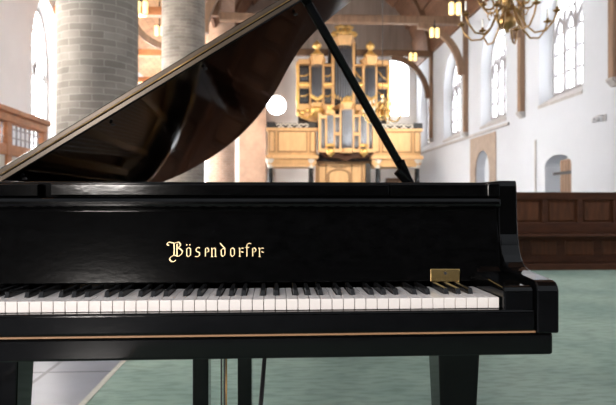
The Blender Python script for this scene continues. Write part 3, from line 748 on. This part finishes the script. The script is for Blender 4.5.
# inner fittings that the raised lid mirrors: soundboard, iron plate, strings
inner = [p for p in rim_in if p[1] > .5]
MB().prism([(p[0], p[1]) for p in [(rim_in[0][0], .5)]+inner+[(rim_in[-1][0], .5)]], lambda a, b_: (a, b_, .80), lambda a, b_: (a, b_, .815)).build('soundboard', M['soundboard'], pn_)
fr = MB()
for a, b_ in (((.50,.62), (.50,1.15)), ((.3,.62), (.25,1.75)), ((.02,.62), (-.05,2.7)), ((-.3,.62), (-.35,2.9)), ((-.62,.62), (-.62,2.85)), ((-.78,.62), (-.78,2.6))):
    fr.beam((*a, .88), (*b_, .87), .035, .05)
fr.box(-.81, .54, .55, .80, .86, .885)
rl = offset_open(rim_out, .11)
for a, b_ in zip(rl[1:-2], rl[2:-1]): fr.beam((*a, .85), (*b_, .85), .10, .02)
fr.build('iron_plate', M['plate'], pn_)
st = MB()
for k in range(60):
    t = k/59; x = .48-1.25*t; y1 = 1.05+1.75*t**.8; x2 = x+.10*t
    y1 = min(y1, 2.8)
    st.tube([(x, .75, .90), (x2*.98, y1, .88)], .0012+.0015*t, 3)
so = st.build('strings', M['string'], pn_); so['kind'] = 'stuff'
# key bed, key slip and front rail
MB().box(XI+.012, XO-.008, -.02, .62, .617, .664).build('key_bed', M[Q], pn_, bevel=.006, seg=3)
MB().box(XI+.05, .5435, -.0225, -.004, .664, .668).build('slip_edge_glint', M['glint_screw_brown'], pn_, bevel=.001)  # thin strip painting the warm reflection along the slip edge
MB().box(XI+.05, .5435, -.024, -.003, .668, .7125).build('key_slip', M['lacquer_dusty'], pn_, bevel=.006, seg=4)
MB().box(XI+.05, XO-.05, .0, .60, .655, .700).build('key_frame', M[Q], pn_)
# arms (cheeks) with scooped profile
prof = [(-.030,.664), (-.030,.752), (-.026,.762), (-.018,.769), (-.006,.772), (.03,.774), (.07,.776), (.105,.779), (.13,.784), (.148,.794), (.162,.810), (.172,.832), (.178,.858), (.182,.89), (.184,.93), (.186,.975), (.190,.988), (.24,.988), (.24,.664)]
for nm, (a, b_) in (('arm', (.5435, XO)), ('arm', (XI, XI+.0465))):
    MB().prism(prof, lambda y, z, a=a: (a, y, z), lambda y, z, b_=b_: (b_, y, z)).build(nm, M[Q], pn_, bevel=.004, seg=3)
for a, b_ in ((KR+.003, .5425), (XI+.048, KL-.003)):
    kb = MB().prism([(-.018,.70), (-.018,.752), (-.010,.760), (.150,.772), (.165,.785), (.165,.70)], lambda y, z: (a, y, z), lambda y, z: (b_, y, z)).build('key_block', M[Q], pn_, bevel=.004, seg=3)
sx = at(495.5, 274, PO.y+.16); 
# fallboard, leaning back slightly
def fb_y(z): return .162 + (z-.755)*.17
MB().prism([(fb_y(.748),.748), (fb_y(.925),.925), (fb_y(.925)+.03,.925), (fb_y(.748)+.03,.748)], lambda y, z: (XI+.05, y, z), lambda y, z: (.5425, y, z)).build('fallboard', M['lacquer_dusty'], pn_, bevel=.003)
fb = [x for x in C.objects if x.name == 'fallboard'][0]
MB().box(XI+.05, .5425, .158, .215, .922, .946).build('fallboard_lip', M['lacquer_dusty'], pn_, bevel=.009, seg=4)
MB().box(XI+.05, .5425, .20, .235, .946, .984).build('front_ledge', M[Q], pn_, bevel=.003)
mx0 = at(50, 190, PO.y+.17).x; mx1 = at(389.5, 190, PO.y+.17).x; gx0 = at(37.5, 190, PO.y+.17).x; mx2 = at(487, 190, PO.y+.17).x
MB().box(mx0, mx1, .172, .22, .951, .978).box(mx0, mx1, .24, .60, .955, .979).build('music_desk', M['lacquer_dusty'], pn_, bevel=.002)
MB().box(XI+.05, gx0, .172, .60, .949, .978).build('desk_rail', M['lacquer_dusty'], pn_, bevel=.002)
MB().box(mx1+.0025, mx2, .172, .60, .949, .979).build('desk_rail', M['lacquer_dusty'], pn_, bevel=.002)
MB().box(mx2+.0025, .5425, .172, .60, .949, .981).build('desk_rail', M['lacquer_dusty'], pn_, bevel=.002)
# lock plate and screw
def fpt(px, py, lift=.0008):   # point on the fallboard face
    r_ = ray(px, py); y0 = PO.y+fb_y(.755)-lift
    # plane y = y0 + (z-.755)*.10
    t = (y0+(EYE.z-.755)*.17)/(r_.y-.17*r_.z); q = EYE+r_*t; return q-PO
def quad_plate(px0, py0, px1, py1, name, m, th=.002):
    a = [fpt(px0, py1), fpt(px1, py1), fpt(px1, py0), fpt(px0, py0)]
    return MB().hexa([p-Vector((0, th, 0)) for p in a], a).build(name, m, pn_, bevel=.0006)
lp = quad_plate(430.5, 269, 459.5, 281.5, 'lock_plate', M['brass'], .0015)
q = fpt(445, 273)
kh = MB(); kh.lathe([(.0035, 0), (.0035, .002)], 14); ko = kh.build('keyhole', M['black_paint'], lp); ko.rotation_euler = (PI/2, 0, 0); ko.location = q+Vector((0, -.0015, 0))
scw = MB().lathe([(.0045, 0), (.0045, .002), (.003, .003)], 16).build('screw', M['glint_screw_brown'], pn_); scw.rotation_euler = (PI/2, 0, 0); scw.location = fpt(495.5, 274)
# gilt lettering in broad-nib blackletter
def S(ox_, oy_, k, *lines): return [[(ox_+x/k, oy_+y/k) for x, y in ln] for ln in lines]
A, B_, D_ = (163, 235, 12.28), (198, 237, 13.97), (230, 237, 13.97)
letters = [
 (1.0, S(*A, [(72,128),(54,122),(52,100),(72,86),(105,92),(140,104),(172,88),(196,88),(212,108),(214,132),(190,152)], [(134,112),(138,180),(134,246)], [(172,112),(172,250)], [(188,158),(222,180),(240,202),(226,236),(190,262)], [(190,262),(140,248),(104,262)], [(104,262),(82,284),(86,312),(112,328),(140,326),(156,308)])),
 (.85, S(*A, [(292,168),(290,250),(312,268)], [(292,168),(316,154),(338,170)], [(338,170),(338,246),(312,268)], [(290,116),(294,126)], [(328,116),(332,126)])),
 (.85, S(*A, [(452,160),(430,150),(406,172),(408,200),(448,216),(448,250),(424,268),(396,262)])),
 (.85, S(*B_, [(104,158),(104,268)], [(104,158),(128,150),(148,172),(150,204),(122,212)])),
 (.85, S(*B_, [(188,152),(194,170),(194,272)], [(200,172),(228,150),(244,168),(244,268)], [(186,270),(206,276)], [(236,268),(254,274)])),
 (.85, S(*B_, [(310,86),(340,124),(376,158),(376,246),(346,274),(326,250),(324,180),(350,160),(372,168)])),
 (.85, S(*B_, [(456,170),(456,248),(480,274),(508,246),(508,172),(482,150),(456,170)])),
 (.85, S(*D_, [(128,152),(136,170),(136,266)], [(140,172),(166,152),(186,160)], [(156,204),(184,214)], [(126,268),(146,274)])),
 (.85, S(*D_, [(236,270),(236,112),(258,86),(290,92)], [(214,146),(266,146)])),
 (.85, S(*D_, [(316,158),(318,268)], [(316,158),(342,150),(362,176),(360,200),(334,210)])),
 (.85, S(*D_, [(404,152),(412,170),(414,270)], [(416,172),(444,152),(466,160)], [(440,204),(470,216)], [(406,270),(424,276)])),
]
lt = MB()
for nib, strokes in letters:
    nx, ny, e = .56*nib, -.38*nib, .24
    for ln in strokes:
        for (x0, y0), (x1, y1) in zip(ln[:-1], ln[1:]):
            pts = []
            for (x, y) in ((x0, y0), (x1, y1)):
                for sx_, sy_ in ((nx, ny), (-nx, -ny), (e*.7, e), (-e*.7, -e)):
                    for lift in (.0005, .0014): pts.append(fpt(x+sx_, y+sy_, lift))
            vs = [lt.bm.verts.new(p) for p in pts]
            bmesh.ops.convex_hull(lt.bm, input=vs)
M['letter'] = mat('gilt_lettering', (.86,.66,.36), .45, .35)
lo = lt.build('gilt_lettering', M['letter'], pn_)
lo.parent = fb
# keys
W = .02362; names = 'CBAGFED'          # counted from the right-hand end
def wkey(kind, nm='white_key'):
    i = kind
    return None
blk_after = {2: -.0022+.0045, 3: 0, 4: 0, 6: 0, 7: 0}
# offset of each sharp from the gap to its left neighbour: A#,G#,F#,D#,C#
bx_off = {2: .0032, 3: 0.0, 4: -.0032, 6: .0028, 0: -.0028}
bw = .0105
for k in range(52):
    x1 = KR-W*k; x0 = x1-W; g_ = .0006
    # cut-outs at the tail for the neighbouring sharps
    kr = k % 7            # gap on the right has index k ; gap on the left k+1
    kl = (k+1) % 7
    R_ = x1-g_; L_ = x0+g_
    cr_ = (x1+bx_off[kr]-bw/2-.0015) if (kr in bx_off and k > 0) else R_
    cl_ = (x0+bx_off[kl]+bw/2+.0015) if (kl in bx_off and k < 51) else L_
    cr_ = min(cr_, R_); cl_ = max(cl_, L_)
    sh = [(L_, 0), (R_, 0), (R_, .050), (cr_, .050), (cr_, .165), (cl_, .165), (cl_, .050), (L_, .050)]
    dz = random.uniform(-.0003, .0003)
    o_ = MB().prism(sh, lambda a, b_: (a, b_, .7125), lambda a, b_: (a, b_, .735+dz)).build('white_key', M['white_key'], pn_, bevel=.0011, seg=2)
for k in range(1, 52):
    kk = k % 7
    if kk not in bx_off: continue
    cx = KR-W*k+bx_off[kk]; h = bw/2
    a = [(cx-h, .051, .733), (cx+h, .051, .733), (cx+h, .165, .733), (cx-h, .165, .733)]
    b_ = [(cx-h*.84, .057, .7465), (cx+h*.84, .057, .7465), (cx+h*.84, .165, .747), (cx-h*.84, .165, .747)]
    MB().hexa(a, b_).build('black_key', M['black_key'], pn_, bevel=.0012, seg=3)
# lid: hinged on the bass side, front flap folded back on top
TH = math.radians(32); hinge = Vector((-.865, 0, .998))
ct, st_ = math.cos(TH), math.sin(TH)
def lid_pt(u, v, w): return (hinge.x+u*ct-w*st_, v, hinge.z+u*st_+w*ct)
lc = [(1.475,.72), (1.475,.95), (1.455,1.03), (1.40,1.09), (1.325,1.145), (1.235,1.22), (1.16,1.36), (1.10,1.64), (1.03,2.08), (.915,2.53), (.80,2.80), (.70,2.96), (.58,3.07), (.45,3.10), (.32,3.07), (.20,2.96), (.10,2.76), (.02,2.5), (0,2.35)]
lcs = [lc[0]] + smooth(lc[1:], 2)
lcs = lcs + [(0, .72)]
def ingilt(nm, outline, w0, w1, m, par, bv=.002): return MB().prism(outline, lambda u, v: lid_pt(u, v, w0), lambda u, v: lid_pt(u, v, w1)).build(nm, m, par, bevel=bv)
lid = ingilt('lid', lcs, 0, .021, M[Q], pn_)
flap = [(.0,.727), (1.475,.727), (1.475,1.02), (1.30,1.12), (0,1.22)]
ingilt('front_flap', flap, .0255, .044, M[Q], lid)
# fold edges, warm reflection painted as brown-gold strips, and the long piano hinge between them
ed = MB().prism([(.0,.7165), (1.475,.7165), (1.475,.7205), (0,.7205)], lambda u, v: lid_pt(u, v, .005), lambda u, v: lid_pt(u, v, .017))
ed.build('lid_edge_glint', M['edge_reflection'], lid)
ed = MB().prism([(.0,.722), (1.475,.722), (1.475,.7275), (0,.7275)], lambda u, v: lid_pt(u, v, .0275), lambda u, v: lid_pt(u, v, .040))
ed.build('flap_edge_glint', M['edge_reflection'], lid)
hg = MB(); hg.tube([lid_pt(.01, .717, .0228), lid_pt(1.46, .717, .0228)], .0022, 8)
hg.build('lid_hinge', M['bronze'], lid)
for u in (.04, .38, .74, 1.1, 1.42):
    MB().lathe([(.007, 0), (.007, .006), (0, .009)], 10, lid_pt(u, .80, -.009)).build('lid_buffer', M['black_paint'], lid)
# prop sticks
ft = at(411, 184, PO.y+1.12)-PO
tp = at(305, -2, PO.y+.80)-PO
tp = Vector(tp)
d_ = (tp-ft).normalized()
prop = MB().beam(ft, tp, .030, .022, (0,1,0)).build('lid_prop', M[Q], pn_, bevel=.006, seg=3)
MB().tube([tp-d_*.0, tp+d_*.012], .012, 10).build('prop_tip', M['brass'], prop)
f2 = Vector(ft)+Vector((.0, -.02, -.015))
MB().beam(f2, at(401, 161, PO.y+1.06)-PO, .026, .016, (0,1,0)).beam(f2, at(397, 171, PO.y+1.06)-PO, .03, .016, (0,1,0)).build('short_prop', M[Q], pn_, bevel=.003)
MB().box(f2.x-.02, f2.x+.035, f2.y-.04, f2.y+.04, .88, .985).build('prop_bracket', M[Q], pn_, bevel=.003)
# legs
def leg(x0, x1, y0, y1):
    cx, cy = (x0+x1)/2, (y0+y1)/2; h = (x1-x0)/2
    def sq(s, z): return [(cx-s, cy-s, z), (cx+s, cy-s, z), (cx+s, cy+s, z), (cx-s, cy+s, z)]
    l = MB().hexa(sq(h*.62, .13), sq(h, .62)).build('leg', M[Q], pn_, bevel=.004)
    MB().hexa(sq(h*.75, .10), sq(h*.75, .13)).build('leg_shoe', M['brass'], l, bevel=.004)
    cs_ = MB().lathe([(0,-.012), (.045,-.012), (.048,-.006), (.048,.006), (.045,.012), (0,.012)], 20); w_ = cs_.build('caster', M['brass'], l)
    w_.rotation_euler = (0, PI/2, 0); w_.location = (cx, cy, .06)
    MB().box(cx-.02, cx-.014, cy-.02, cy+.02, .05, .105).box(cx+.014, cx+.02, cy-.02, cy+.02, .05, .105).build('caster_fork', M['brass'], l)
leg(.394, .499, .18, .285); leg(-.695, -.590, .18, .285); leg(-.34, -.235, 2.55, 2.655)
MB().box(-.75, .5, .55, 2.2, .64, .70).build('bottom_brace', M[Q], pn_)
MB().box(-.40, -.16, 2.45, 2.75, .62, .665).build('leg_block', M[Q], pn_)
# pedal lyre
MB().box(-.23, -.04, .30, .38, .595, .62).build('lyre_top', M[Q], pn_, bevel=.004)
for a, b_ in ((-.2105, -.170), (-.0945, -.058)): MB().box(a, b_, .325, .395, .16, .60).build('lyre_post', M[Q], pn_, bevel=.003)
lb = MB().box(-.245, -.025, .28, .43, .06, .16).build('lyre_box', M[Q], pn_, bevel=.006)
for x in (-.139, -.1315, -.1265): MB().tube([(x, .36, .16), (x, .36, .60)], .0026, 6).build('pedal_rod', M['bronze' if x == -.1265 else 'black_paint'], pn_)
for x in (-.20, -.135, -.07): MB().box(x-.016, x+.016, .17, .30, .075, .087).lathe([(0,0), (.022,.0), (.022,.01), (0,.012)], 14, (x, .17, .076)).build('pedal', M['brass'], pn_, bevel=.003)
for a, tx in ((-.060, 266), (-.055, 267)):
    top = at(270.0 + (1.5 if a > -.058 else 0), 356, PO.y+.95)-PO
    MB().tube([(a+.0, .40, .12), (top.x, top.y, .645)], .0045, 8).build('lyre_brace', M['black_paint'], pn_)
